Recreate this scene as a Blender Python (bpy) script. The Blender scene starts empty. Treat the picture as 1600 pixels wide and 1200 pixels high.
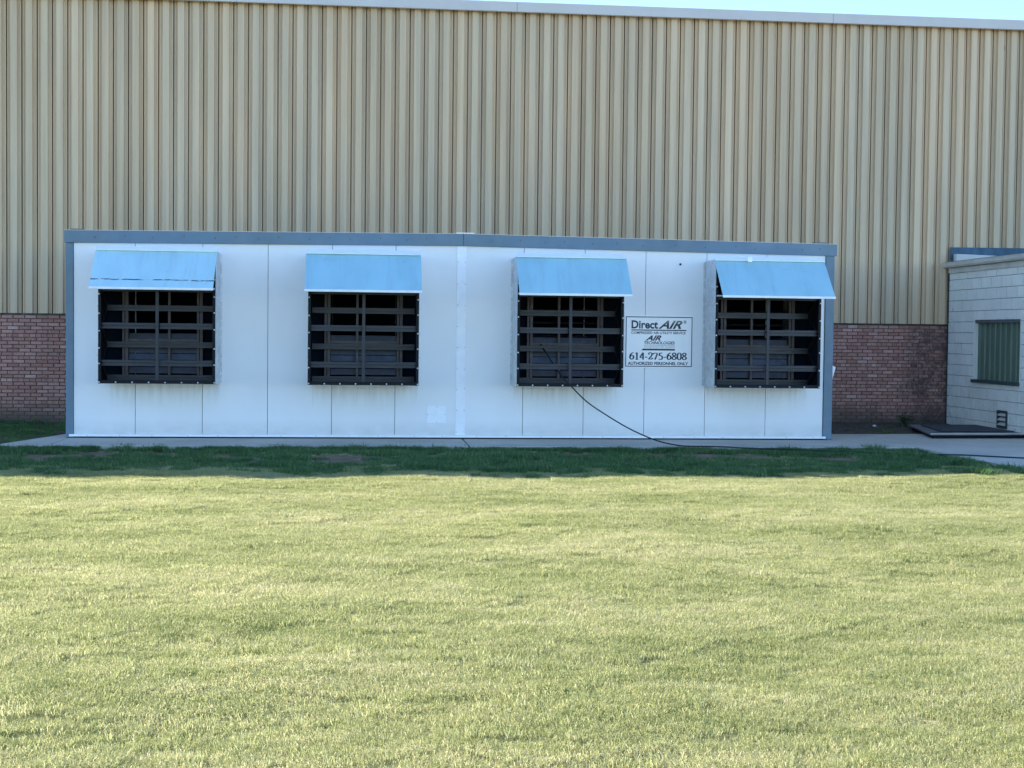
import bpy, bmesh, math, random
import numpy as np
from mathutils import Vector, Matrix

SC = bpy.context.scene
COL = SC.collection
random.seed(7)
rng = np.random.default_rng(11)

# ------------------------------------------------------------------ camera
F_PX, YAW, PITCH, ROLL = 2187.95, -0.106088, -0.035322, 0.011032
CAM = Vector((4.5635, -22.2337, 1.67106))
fwd = Vector((-math.sin(YAW) * math.cos(PITCH), math.cos(YAW) * math.cos(PITCH), math.sin(PITCH)))
rgt = Vector((math.cos(YAW), math.sin(YAW), 0))
upv = rgt.cross(fwd)
r2 = rgt * math.cos(ROLL) + upv * math.sin(ROLL)
u2 = upv * math.cos(ROLL) - rgt * math.sin(ROLL)
cd = bpy.data.cameras.new('camera')
cam = bpy.data.objects.new('camera', cd)
COL.objects.link(cam)
cam.matrix_world = Matrix(((r2.x, u2.x, -fwd.x, CAM.x), (r2.y, u2.y, -fwd.y, CAM.y),
                           (r2.z, u2.z, -fwd.z, CAM.z), (0, 0, 0, 1)))
cd.sensor_fit = 'HORIZONTAL'
cd.sensor_width = 36
cd.lens = F_PX / 1600 * 36
cd.clip_start = .1
cd.clip_end = 3000
SC.camera = cam

# ------------------------------------------------------------------ sky, sun, exposure
SUN_AZ = math.radians(-55)          # from +Y (behind the building), negative = to the left
TAN_PLANE = 0.822                   # slope of the shadow plane across the wall
SUN_EL = math.atan(TAN_PLANE * math.cos(SUN_AZ))
w = bpy.data.worlds.new('World')
SC.world = w
w.use_nodes = True
wn = w.node_tree
bg = wn.nodes['Background']
sky = wn.nodes.new('ShaderNodeTexSky')
sky.sky_type = 'NISHITA'
sky.sun_disc = False
sky.sun_elevation = SUN_EL
sky.sun_rotation = SUN_AZ
sky.air_density = 1.0
sky.dust_density = 0.0
sky.ozone_density = 4.5
sky.altitude = 1500
wn.links.new(sky.outputs[0], bg.inputs[0])
bg.inputs[1].default_value = 0.15
sd = bpy.data.lights.new('sun', 'SUN')
sd.energy = 5.0
sd.angle = math.radians(.53)
sd.color = (1, .94, .84)
sun = bpy.data.objects.new('sun', sd)
COL.objects.link(sun)
sdir = Vector((math.sin(SUN_AZ) * math.cos(SUN_EL), math.cos(SUN_AZ) * math.cos(SUN_EL), math.sin(SUN_EL)))
sun.rotation_euler = sdir.to_track_quat('Z', 'Y').to_euler()
sun.location = (0, 30, 30)
SC.view_settings.view_transform = 'Standard'
SC.view_settings.look = 'None'
SC.view_settings.exposure = 1.65
SC.view_settings.gamma = 1
SC.view_settings.use_curve_mapping = False
SC.cycles.max_bounces = 6
SC.cycles.diffuse_bounces = 3
SC.cycles.transmission_bounces = 4
SC.cycles.use_denoising = True


# ------------------------------------------------------------------ helpers
ORG = {}


class MB:
    def __init__(self):
        self.v = []
        self.f = []

    def quad(self, *p):
        n = len(self.v)
        self.v += [tuple(a) for a in p]
        self.f.append(tuple(range(n, n + len(p))))
        return self

    def box(self, x0, x1, y0, y1, z0, z1):
        n = len(self.v)
        self.v += [(x0, y0, z0), (x1, y0, z0), (x1, y1, z0), (x0, y1, z0),
                   (x0, y0, z1), (x1, y0, z1), (x1, y1, z1), (x0, y1, z1)]
        for a in ((3, 2, 1, 0), (4, 5, 6, 7), (0, 1, 5, 4), (1, 2, 6, 5), (2, 3, 7, 6), (3, 0, 4, 7)):
            self.f.append(tuple(n + i for i in a))
        return self

    def hexa(self, lo, hi):
        """lo, hi: four points each, same winding (counter-clockwise from above)"""
        n = len(self.v)
        self.v += [tuple(a) for a in lo] + [tuple(a) for a in hi]
        for a in ((3, 2, 1, 0), (4, 5, 6, 7), (0, 1, 5, 4), (1, 2, 6, 5), (2, 3, 7, 6), (3, 0, 4, 7)):
            self.f.append(tuple(n + i for i in a))
        return self

    def disc(self, c, axis, r, h, n=10, dome=.6):
        """short domed cylinder on a surface point c, pointing along axis"""
        ax = Vector(axis).normalized()
        t = ax.orthogonal().normalized()
        b = ax.cross(t)
        c = Vector(c)
        k = len(self.v)
        for hh, rr in ((0, r), (h * .55, r), (h, r * dome)):
            for i in range(n):
                a = 2 * math.pi * i / n
                self.v.append(tuple(c + ax * hh + (t * math.cos(a) + b * math.sin(a)) * rr))
        for j in range(2):
            for i in range(n):
                self.f.append((k + j * n + i, k + j * n + (i + 1) % n, k + (j + 1) * n + (i + 1) % n, k + (j + 1) * n + i))
        self.f.append(tuple(k + 2 * n + i for i in range(n)))
        return self

    def tube(self, pts, r, n=8):
        pts = [Vector(p) for p in pts]
        k = len(self.v)
        for i, p in enumerate(pts):
            d = (pts[min(i + 1, len(pts) - 1)] - pts[max(i - 1, 0)]).normalized()
            t = d.cross(Vector((.13, .37, .92))).normalized()
            b = d.cross(t)
            for j in range(n):
                a = 2 * math.pi * j / n
                self.v.append(tuple(p + (t * math.cos(a) + b * math.sin(a)) * r))
        for i in range(len(pts) - 1):
            for j in range(n):
                self.f.append((k + i * n + j, k + i * n + (j + 1) % n, k + (i + 1) * n + (j + 1) % n, k + (i + 1) * n + j))
        self.f.append(tuple(k + j for j in range(n))[::-1])
        self.f.append(tuple(k + (len(pts) - 1) * n + j for j in range(n)))
        return self

    def mesh(self, name, m, origin=(0, 0, 0), bevel=0, smooth=False):
        me = bpy.data.meshes.new(name)
        ox, oy, oz = origin
        me.from_pydata([(a - ox, b - oy, c - oz) for a, b, c in self.v], [], self.f)
        bm = bmesh.new()
        bm.from_mesh(me)
        bmesh.ops.recalc_face_normals(bm, faces=bm.faces)
        if bevel:
            bmesh.ops.bevel(bm, geom=list(bm.edges), offset=bevel, segments=1, affect='EDGES', clamp_overlap=True)
        bm.to_mesh(me)
        bm.free()
        if smooth:
            for p in me.polygons:
                p.use_smooth = True
        me.materials.append(m)
        return me

    def build(self, name, m, parent=None, bevel=0, smooth=False, origin=None):
        o = ORG[parent.name] if parent else (origin or (0, 0, 0))
        ob = bpy.data.objects.new(name, self.mesh(name, m, o, bevel, smooth))
        COL.objects.link(ob)
        if parent:
            ob.parent = parent
        else:
            ob.location = o
        ORG[ob.name] = tuple(o)
        return ob


def put(name, me, loc, parent, rot=None, scale=None):
    o = ORG[parent.name]
    ob = bpy.data.objects.new(name, me)
    COL.objects.link(ob)
    ob.parent = parent
    ob.location = (loc[0] - o[0], loc[1] - o[1], loc[2] - o[2])
    if rot:
        ob.rotation_euler = rot
    if scale:
        ob.scale = scale
    return ob


def empty(name, loc):
    e = bpy.data.objects.new(name, None)
    COL.objects.link(e)
    e.location = loc
    e.empty_display_size = .2
    ORG[e.name] = tuple(loc)
    return e


def tag(o, label, cat, group=None):
    o['label'] = label
    o['category'] = cat
    if group:
        o['group'] = group
    return o


def struct(o):
    o['kind'] = 'structure'
    return o


def stuff(o):
    o['kind'] = 'stuff'
    return o


# ------------------------------------------------------------------ materials
class NT:
    def __init__(self, name):
        self.m = bpy.data.materials.new(name)
        self.m.use_nodes = True
        self.t = self.m.node_tree
        self.b = self.t.nodes['Principled BSDF']
        self._pos = None

    def n(self, typ, **kw):
        a = self.t.nodes.new(typ)
        for k, v in kw.items():
            setattr(a, k, v)
        return a

    def link(self, a, b):
        self.t.links.new(a, b)

    def val(self, sock, v):
        if hasattr(v, 'is_linked') or isinstance(v, bpy.types.NodeSocket):
            self.link(v, sock)
        else:
            sock.default_value = v

    def pos(self, scale=(1, 1, 1), obj=False):
        mp = self.n('ShaderNodeMapping')
        if obj:
            g = self.n('ShaderNodeTexCoord').outputs['Object']
        else:
            g = self.n('ShaderNodeNewGeometry').outputs['Position']
        self.link(g, mp.inputs['Vector'])
        mp.inputs['Scale'].default_value = scale
        return mp.outputs[0]

    def noise(self, scale=5, stretch=(1, 1, 1), detail=4, rough=.55, obj=False, dist=0):
        x = self.n('ShaderNodeTexNoise')
        self.link(self.pos(stretch, obj), x.inputs['Vector'])
        x.inputs['Scale'].default_value = scale
        x.inputs['Detail'].default_value = detail
        x.inputs['Roughness'].default_value = rough
        x.inputs['Distortion'].default_value = dist
        return x.outputs['Fac']

    def ramp(self, fac, stops, interp='LINEAR'):
        x = self.n('ShaderNodeValToRGB')
        x.color_ramp.interpolation = interp
        e = x.color_ramp.elements
        while len(e) < len(stops):
            e.new(.5)
        for i, (p, c) in enumerate(stops):
            e[i].position = p
            e[i].color = (c, c, c, 1) if isinstance(c, (int, float)) else (*c, 1)
        self.link(fac, x.inputs['Fac'])
        return x.outputs['Color']

    def mix(self, fac, a, b, mode='MIX'):
        x = self.n('ShaderNodeMix', data_type='RGBA', blend_type=mode)
        self.val(x.inputs[0], fac)
        for s, c in ((x.inputs[6], a), (x.inputs[7], b)):
            if isinstance(c, tuple):
                s.default_value = (*c, 1)
            else:
                self.link(c, s)
        return x.outputs[2]

    def math(self, op, a, b=0.0, c=None):
        x = self.n('ShaderNodeMath', operation=op)
        self.val(x.inputs[0], a)
        self.val(x.inputs[1], b)
        if c is not None:
            self.val(x.inputs[2], c)
        return x.outputs[0]

    def xyz(self, obj=False):
        s = self.n('ShaderNodeSeparateXYZ')
        self.link(self.pos((1, 1, 1), obj), s.inputs[0])
        return s.outputs

    def maprange(self, v, a, b, c=0.0, d=1.0):
        x = self.n('ShaderNodeMapRange')
        self.link(v, x.inputs['Value'])
        for i, k in enumerate((a, b, c, d)):
            x.inputs[i + 1].default_value = k
        return x.outputs[0]

    def bump(self, h, strength=.2, dist=.01):
        x = self.n('ShaderNodeBump')
        x.inputs['Strength'].default_value = strength
        x.inputs['Distance'].default_value = dist
        self.link(h, x.inputs['Height'])
        self.link(x.outputs[0], self.b.inputs['Normal'])

    def out(self, color=None, rough=.6, metal=0, spec=.5):
        if color is not None:
            self.val(self.b.inputs['Base Color'], (*color, 1) if isinstance(color, tuple) else color)
        self.val(self.b.inputs['Roughness'], rough)
        self.val(self.b.inputs['Metallic'], metal)
        self.b.inputs['Specular IOR Level'].default_value = spec
        return self.m


def simple(name, c, rough=.6, metal=0, var=.15, scale=6, stretch=(1, 1, 1), bump=0, bscale=60, spec=.5, obj=False):
    k = NT(name)
    f = k.noise(scale, stretch, 5, .6, obj)
    lo = tuple(x * (1 - var) for x in c)
    hi = tuple(min(1, x * (1 + var)) for x in c)
    col = k.ramp(f, [(.3, lo), (.7, hi)])
    if bump:
        k.bump(k.noise(bscale, (1, 1, 1), 3, .6, obj), bump, .004)
    rr = k.ramp(k.noise(scale * 2.3, stretch, 4), [(.3, max(0, rough - .1)), (.7, min(1, rough + .1))])
    return k.out(col, rr, metal, spec)


HOODS = [(0.609, 2.343), (3.722, 5.414), (6.925, 8.60), (10.052, 11.762)]


def mat_panel():
    k = NT('white_panel_paint')
    x, y, z = k.xyz()
    base = k.ramp(k.noise(1.3, (1, 1, .6), 4), [(.3, (.84, .825, .80)), (.7, (.90, .88, .85))])
    # drip stains below the hoods
    st = [(0, 0.0)]
    for a, b in HOODS:
        st += [(a / 12.2 + .001, 1.0), (b / 12.2 - .001, 0.0)]
    inx = k.ramp(k.math('DIVIDE', x, 12.2), st, 'CONSTANT')
    fade = k.maprange(z, .45, .9, 0, 1)
    streak = k.ramp(k.noise(13, (1, 1, .09), 3, .7), [(.38, 0.0), (.72, 1.0)])
    low = k.math('LESS_THAN', z, .9)
    f = k.math('MULTIPLY', k.math('MULTIPLY', inx, fade), k.math('MULTIPLY', streak, low))
    base = k.mix(k.math('MULTIPLY', f, .5), base, (.42, .37, .30))
    # dust along the foot and a few scuffs
    d = k.math('MULTIPLY', k.maprange(z, .30, .05, 0, .8), k.noise(4, (1, 1, 2), 5))
    base = k.mix(d, base, (.5, .47, .41))
    sc = k.ramp(k.noise(9, (1, 1, .5), 6, .75), [(.72, 0.0), (.80, .35)])
    base = k.mix(sc, base, (.42, .43, .44))
    hb = k.math('ADD', k.math('MULTIPLY', k.noise(26, (1, 1, .02), 2), .3), k.noise(1.6, (1, 1, .5), 2))
    k.bump(hb, .25, .012)
    return k.out(base, k.ramp(k.noise(3), [(.3, .32), (.7, .5)]), 0, .4)


def mat_galv(name, c, metal=.85, rough=.42, scuff=0.0, vary=1.0):
    k = NT(name)
    v = k.n('ShaderNodeTexVoronoi')
    k.link(k.pos((1, 1, 1)), v.inputs['Vector'])
    v.inputs['Scale'].default_value = 26
    sp = k.ramp(v.outputs['Color'], [(.2, tuple(q * (1 - .14 * vary) for q in c)), (.8, tuple(min(1, q * (1 + .08 * vary)) for q in c))])
    blot = k.ramp(k.noise(3.5, (1, 1, 1.6), 6, .65), [(.35, 1 - .22 * vary), (.65, 1.0)])
    col = k.mix(1.0, sp, blot, 'MULTIPLY')
    x, y, z = k.xyz(True)
    if scuff:
        wob = k.math('MULTIPLY', k.math('SUBTRACT', k.noise(2.2, (1, 0, 0), 3, .5, True), .5), .05)
        line = k.math('LESS_THAN', k.math('ABSOLUTE', k.math('SUBTRACT', k.math('ADD', z, wob), -scuff)), .0075)
        brk = k.ramp(k.noise(5, (1, 0, 3), 6, .8, True), [(.42, 0.0), (.52, 1.0)])
        col = k.mix(k.math('MULTIPLY', line, brk), col, (.03, .035, .045))
    spk = k.ramp(k.noise(14 if vary > .5 else 7, (1, 1, 2.6), 6, .7), [(.74 + .02 * (1 - vary), 0.0), (.82, .7)])
    smear = k.ramp(k.noise(2.2, (1, .5, .5), 3, .5), [(.4, 0.0), (.75, .30)])
    col = k.mix(smear, col, tuple(q * .6 for q in c))
    if vary < .5:
        ln = k.ramp(k.noise(3.2, (1, 9, 9), 5, .6), [(.66, 0.0), (.72, .28)])
        col = k.mix(ln, col, tuple(q * .35 for q in c))
        nick = k.ramp(k.noise(5.5, (1, 1.5, 1.5), 2, .5), [(.745, 0.0), (.765, .6)])
        col = k.mix(nick, col, (.08, .11, .15))
        grime = k.ramp(k.noise(9, (1, .12, .12), 4, .7), [(.5, 0.0), (.8, .22)])
        col = k.mix(grime, col, (.30, .33, .34))
    if vary > .5:
        col = k.mix(spk, col, (.10, .11, .12))
    k.bump(k.noise(2.4, (1, 1, 1), 3), .08, .02)
    return k.out(col, k.ramp(k.noise(6), [(.3, rough - .08), (.7, rough + .1)]), metal)


def mat_siding():
    k = NT('beige_siding_paint')
    ob = k.n('ShaderNodeObjectInfo')
    base = k.ramp(k.noise(.9, (1.4, 1, .25), 5), [(.3, (.655, .475, .295)), (.7, (.74, .545, .35))])
    streak = k.ramp(k.noise(9, (1, 1, .03), 4, .7), [(.35, .80), (.65, 1.05)])
    base = k.mix(.75, base, streak, 'MULTIPLY')
    tint = k.ramp(k.noise(2.6, (1, 1, .05), 3, .6), [(.3, (.93, .98, 1.0)), (.7, (1.03, .99, .93))])
    base = k.mix(1.0, base, tint, 'MULTIPLY')
    sh = k.ramp(ob.outputs['Random'], [(0, .94), (1, 1.04)])
    base = k.mix(1.0, base, sh, 'MULTIPLY')
    spots = k.ramp(k.noise(6, (1, 1, .6), 2), [(.80, 0.0), (.82, .5)])
    base = k.mix(spots, base, (.16, .14, .10))
    return k.out(base, .5, 0, .35)


def mat_brick():
    k = NT('weathered_brick')
    ob = k.n('ShaderNodeObjectInfo')
    g = k.n('ShaderNodeNewGeometry')
    r = k.math('FRACT', k.math('ADD', ob.outputs['Random'], g.outputs['Random Per Island']))
    col = k.ramp(r, [(0, (.43, .205, .155)), (.5, (.53, .27, .205)), (.93, (.60, .325, .255)), (1, (.70, .44, .35))])
    col = k.mix(.6, col, k.ramp(k.noise(45, (1, 1, 1), 6, .7), [(.3, .45), (.7, 1.2)]), 'MULTIPLY')
    fleck = k.ramp(k.noise(17, (.8, 1, 1.3), 3, .6), [(.64, 0.0), (.70, .45)])
    col = k.mix(fleck, col, (.62, .52, .47))
    x, y, z = k.xyz()
    # moss and splash dirt at the foot of the wall, old creeper marks by the corner
    wob = k.math('MULTIPLY', k.noise(1.7, (1, 1, 1), 4), .5)
    foot = k.math('MULTIPLY', k.maprange(k.math('SUBTRACT', z, wob), .16, -.2, 0, 1), .8)
    col = k.mix(foot, col, (.075, .085, .06))
    cx = k.maprange(k.math('ADD', x, k.math('MULTIPLY', k.noise(2.4), 1.2)), 15.55, 15.95, 0, 1)
    vein = k.ramp(k.noise(6, (1, 1, 1), 6, .75, dist=1.5), [(.42, 1.0), (.55, .35)])
    col = k.mix(k.math('MULTIPLY', k.math('MULTIPLY', cx, vein), .75), col, (.05, .04, .042))
    k.bump(k.noise(90, (1, 1, 1), 4), .5, .006)
    return k.out(col, .9, 0, .2)


def mat_block():
    k = NT('painted_block')
    ob = k.n('ShaderNodeObjectInfo')
    col = k.ramp(k.noise(2.2, (1, 1, 1), 6), [(.3, (.72, .69, .58)), (.7, (.82, .78, .67))])
    col = k.mix(1.0, col, k.ramp(ob.outputs['Random'], [(0, .94), (1, 1.03)]), 'MULTIPLY')
    x, y, z = k.xyz()
    dirt = k.math('MULTIPLY', k.maprange(z, .9, 0, 0, 1), k.ramp(k.noise(9, (1, 1, .7), 6, .75), [(.52, 0.0), (.7, .6)]))
    col = k.mix(dirt, col, (.16, .17, .16))
    peel = k.math('MULTIPLY', k.maprange(y, 3.2, 4.0, 0, 1), k.ramp(k.noise(12, (1, 1, 1), 6, .8), [(.58, 0.0), (.64, .8)]))
    col = k.mix(peel, col, (.20, .19, .18))
    k.bump(k.noise(120, (1, 1, 1), 4), .3, .004)
    return k.out(col, .75, 0, .3)


def mat_concrete():
    k = NT('slab_concrete')
    col = k.ramp(k.noise(.9, (1, 1, 1), 7, .65), [(.3, (.43, .39, .32)), (.7, (.58, .53, .44))])
    col = k.mix(.6, col, k.ramp(k.noise(35, (1, 1, 1), 4), [(.3, .8), (.7, 1.12)]), 'MULTIPLY')
    sp = k.ramp(k.noise(3.5, (1, 1, 1), 6, .7), [(.60, 0.0), (.72, .45)])
    col = k.mix(sp, col, (.26, .24, .20))
    k.bump(k.noise(60, (1, 1, 1), 5), .3, .005)
    return k.out(col, .85, 0, .25)


def mat_soil(name, a, b):
    k = NT(name)
    col = k.ramp(k.noise(6, (1, 1, 1), 8, .7), [(.3, a), (.7, b)])
    col = k.mix(.7, col, k.ramp(k.noise(70, (1, 1, 1), 4, .7), [(.3, .5), (.7, 1.35)]), 'MULTIPLY')
    k.bump(k.noise(45, (1, 1, 1), 6, .7), .8, .02)
    return k.out(col, .95, 0, .1)


def mat_grass(name, stops, patch, trans=.42, hue=None):
    k = NT(name)
    at = k.n('ShaderNodeAttribute', attribute_name='tone')
    big = k.noise(.55, (.7, 1.7, 0), 5, .6)
    mid = k.noise(2.6, (.8, 1.5, 0), 4, .6)
    v = k.math('ADD', at.outputs['Fac'], k.math('MULTIPLY', k.math('SUBTRACT', big, .5), patch))
    v = k.math('ADD', v, k.math('MULTIPLY', k.math('SUBTRACT', mid, .5), patch * .75))
    col = k.ramp(v, stops)
    k.t.nodes.remove(k.b)
    df = k.n('ShaderNodeBsdfDiffuse')
    tr = k.n('ShaderNodeBsdfTranslucent')
    gl = k.n('ShaderNodeBsdfGlossy')
    gl.inputs['Roughness'].default_value = .45
    gl.inputs['Color'].default_value = (.8, .85, .7, 1)
    k.link(col, df.inputs[0])
    k.link(col, tr.inputs[0])
    m1 = k.n('ShaderNodeMixShader')
    m1.inputs[0].default_value = trans
    k.link(df.outputs[0], m1.inputs[1])
    k.link(tr.outputs[0], m1.inputs[2])
    m2 = k.n('ShaderNodeMixShader')
    m2.inputs[0].default_value = .02
    k.link(m1.outputs[0], m2.inputs[1])
    k.link(gl.outputs[0], m2.inputs[2])
    k.link(m2.outputs[0], k.t.nodes['Material Output'].inputs[0])
    return k.m


M = {}
M['panel'] = mat_panel()
M['white'] = simple('white_trim', (.92, .92, .92), .4, 0, .05)
M['hem'] = simple('pale_hem_metal', (.74, .78, .80), .4, .2, .1, 4)
M['grey'] = simple('grey_trim_paint', (.13, .20, .25), .45, 0, .09, 2.5)
M['greydark'] = simple('dark_grey_metal', (.10, .11, .12), .5, 0, .2)
M['black'] = simple('black_painted_steel', (.007, .008, .011), .55, 0, .3, 20, spec=.2)
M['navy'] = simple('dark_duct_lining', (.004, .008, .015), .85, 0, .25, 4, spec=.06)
M['bar'] = simple('filter_rack_channel', (.026, .029, .037), .45, .2, .3, 8, (.3, 1, 6))
M['brown'] = simple('shutter_frame_paint', (.075, .057, .055), .55, 0, .25, 9)
M['blade'] = simple('shutter_blade_metal', (.028, .033, .046), .45, .4, .25, 6)
M['galv'] = mat_galv('galvanised_casing', (.72, .74, .74), .45, .45)
M['flap'] = mat_galv('blue_filmed_flap', (.49, .78, .80), .5, .42, 0, .0)  # base colour holds the blue sky reflection of galvanised metal
M['flap_scuffed'] = mat_galv('blue_filmed_flap_scuffed', (.62, .88, .87), .5, .42, .445, .0)  # same metal with brighter sky put into its colour; scuff line is real wear
M['screw'] = simple('zinc_screw', (.62, .63, .64), .4, .2, .1)
M['rivet'] = simple('dull_rivet', (.13, .15, .17), .5, .2, .1)
M['rivet2'] = simple('zinc_rivet', (.40, .42, .44), .5, .2, .3)
M['siding'] = mat_siding()
M['fascia'] = simple('pale_fascia_metal', (.60, .55, .50), .5, 0, .05, 1.5)
M['mortar'] = simple('dark_mortar', (.15, .10, .085), .95, 0, .25, 20, bump=.4)
M['brick'] = mat_brick()
M['block'] = mat_block()
M['joint'] = simple('block_joint_mortar', (.13, .125, .115), .9, 0, .5, 5)
M['green'] = simple('green_sheet_paint', (.10, .15, .10), .5, 0, .18, 3, (1, 1, .3))
M['greensill'] = simple('dark_green_sill', (.035, .062, .06), .5, 0, .15)
M['gutter'] = simple('aged_gutter_paint', (.56, .52, .45), .5, 0, .15, 3)
M['flash'] = simple('blue_flashing_metal', (.055, .115, .17), .5, .2, .35, 5, (1, 1, .4))
M['roofing'] = simple('dark_roofing', (.035, .04, .05), .8, 0, .3, 8)
M['concrete'] = mat_concrete()
M['seam'] = simple('joint_filler', (.035, .034, .032), .9, 0, .3, 20)
M['soil'] = mat_soil('bare_soil', (.075, .058, .042), (.16, .13, .10))
M['ground'] = mat_soil('thatch_ground', (.11, .105, .05), (.23, .21, .11))


def mat_lawn():
    k = NT('lawn_thatch_and_soil')
    a = k.ramp(k.noise(6, (1, 1, 1), 8, .7), [(.3, (.22, .22, .10)), (.7, (.40, .38, .20))])
    b = k.ramp(k.noise(5, (1, 1, 1), 8, .7), [(.3, (.15, .095, .06)), (.7, (.32, .22, .15))])
    x, y, z = k.xyz()
    f = k.maprange(k.math('ADD', y, k.math('MULTIPLY', k.noise(1.2), 1.4)), -4.2, -3.2, 0, 1)
    col = k.mix(f, a, b)
    col = k.mix(.7, col, k.ramp(k.noise(70, (1, 1, 1), 4, .7), [(.3, .5), (.7, 1.35)]), 'MULTIPLY')
    k.bump(k.noise(45, (1, 1, 1), 6, .7), .8, .02)
    return k.out(col, .95, 0, .1)


M['lawn'] = mat_lawn()
M['cable'] = simple('black_cable_rubber', (.010, .010, .012), .45, 0, .2)
M['steel'] = simple('worn_plate_steel', (.16, .17, .18), .55, .3, .4, 3)
M['ink'] = simple('navy_ink', (.012, .014, .035), .5, 0, .1)
M['ink2'] = simple('grey_ink', (.10, .11, .14), .5, 0, .1)
M['signface'] = simple('sign_face', (.93, .91, .88), .35, 0, .03, 2)
M['leaf'] = simple('weed_leaf', (.03, .085, .028), .5, 0, .4, 12)
M['paper'] = simple('paper_litter', (.75, .74, .70), .7, 0, .05)


def mat_air():
    k = NT('graded_print')
    x, y, z = k.xyz(True)
    t = k.math('ADD', k.math('MULTIPLY', x, 5.2), k.math('MULTIPLY', z, 5.5))
    wv = k.math('FRACT', t)
    col = k.ramp(k.maprange(z, 0, .135, 0, 1), [(0, (.012, .014, .03)), (.5, (.05, .05, .055)), (.8, (.22, .20, .15)), (1, (.12, .11, .10))])
    return k.out(col, .5)


M['airink'] = mat_air()

# ------------------------------------------------------------------ ground
X_PAVE = 13.12


def gz(x, y):
    v = -.045 + .016 * math.sin(.83 * x + 1) * math.sin(.61 * y + .4) + .010 * math.sin(2.3 * x + .7 * y) + .007 * math.sin(4.1 * y - 1.7 * x + 2)
    v -= .03 / (1 + math.exp(min(60, -(y + 2.5) * 3.0)))
    v += .05 * math.exp(-((x - 12.2) / 1.0) ** 2 - ((y + 5.4) / 1.0) ** 2)
    v -= .03 * math.exp(-((x - 13.1) / .5) ** 2)
    return v


def axis_pts(far_lo, lo, hi, step):
    a = [lo - q for q in (far_lo, 150, 80, 40, 20, 10, 5, 2)]
    n = int(round((hi - lo) / step))
    return a + [lo + (hi - lo) * i / n for i in range(n + 1)]


g = MB().quad((-1500, -1500, -.4), (1500, -1500, -.4), (1500, 1500, -.4), (-1500, 1500, -.4)).build('ground', M['ground'])
struct(g)
xs = axis_pts(400, -9, X_PAVE, .22)
ys = axis_pts(400, -20, -1.46, .22)
mb = MB()
mb.v = [(x, y, gz(x, y)) for y in ys for x in xs]
nx = len(xs)
mb.f = [(j * nx + i, j * nx + i + 1, (j + 1) * nx + i + 1, (j + 1) * nx + i) for j in range(len(ys) - 1) for i in range(nx - 1)]
lawn = struct(mb.build('lawn', M['lawn'], smooth=True))

# soil and rough grass behind the slab, up to the building
mb = MB()
bx = [-14 + .4 * i for i in range(int(30 / .4) + 1)]
by = [1.36 + .24 * i for i in range(12)]


def sz(x, y):
    t = (y - 1.4) / 2.6
    return -.035 + t * (.02 + .05 * (x > 6)) + .015 * math.sin(3.1 * x + 2 * y) * math.sin(2.3 * y + x)


mb.v = [(x, y, sz(x, y)) for y in by for x in bx]
mb.f = [(j * len(bx) + i, j * len(bx) + i + 1, (j + 1) * len(bx) + i + 1, (j + 1) * len(bx) + i) for j in range(len(by) - 1) for i in range(len(bx) - 1)]
struct(mb.build('soil_bed', M['soil'], smooth=True))
# left of the slab: ground strip joining lawn and bed
mb = MB()
mb.quad((-14, -1.46, -.05), (-.62, -1.46, -.05), (.2, 1.36, -.045), (-14, 1.36, -.045))
struct(mb.build('side_ground', M['soil']))

# concrete: slab under the unit and the walk to the right, cast in bays with dark joints
JOINT = .012
slab = empty('concrete_slab', (6, 0, 0))
struct(slab)


def bay(poly, name='slab_bay'):
    m = MB()
    n = len(poly)
    lo = [(x, y, -.14) for x, y in poly]
    hi = [(x, y, 0) for x, y in poly]
    m.v = lo + hi
    m.f = [tuple(range(n))[::-1], tuple(range(n, 2 * n))] + [(i, (i + 1) % n, n + (i + 1) % n, n + i) for i in range(n)]
    return m.build(name, M['concrete'], slab, bevel=.006)


bay([(-.72, -1.45), (.03 - JOINT, -1.45), (.03 - JOINT, 1.4), (.10 - .06, 1.4)][:3] + [(-.02, 1.4)])
bay([(.03 + JOINT, -1.45), (6.15 - JOINT, -1.45), (6.15 - JOINT, 1.4), (.03 + JOINT, 1.4)])
bay([(6.15 + JOINT, -1.45), (13.1 - JOINT, -1.45), (13.1 - JOINT, 1.4), (6.15 + JOINT, 1.4)])
bay([(13.1 + JOINT, -7.0), (30, -7), (30, -2.66), (15.86, -2.66), (15.86, 1.6), (13.1 + JOINT, 1.4)])
bay([(13.1 + JOINT, -40), (30, -40), (30, -7.03), (13.1 + JOINT, -7.03)])
MB().box(-.6, 15.8, -1.40, 1.34, -.15, -.035).build('joint_filler', M['seam'], slab)
MB().box(13.1, 29, -39, -1.5, -.16, -.05).build('joint_filler', M['seam'], slab)

# ------------------------------------------------------------------ metal clad building
WALL_Y = 4.0
bld = empty('metal_clad_building', (7, 4.0, 0))
tag(bld, 'tall beige ribbed metal warehouse wall on a red-brown brick base', 'building')
PIT, W0 = .26881, -1.8691
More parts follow.
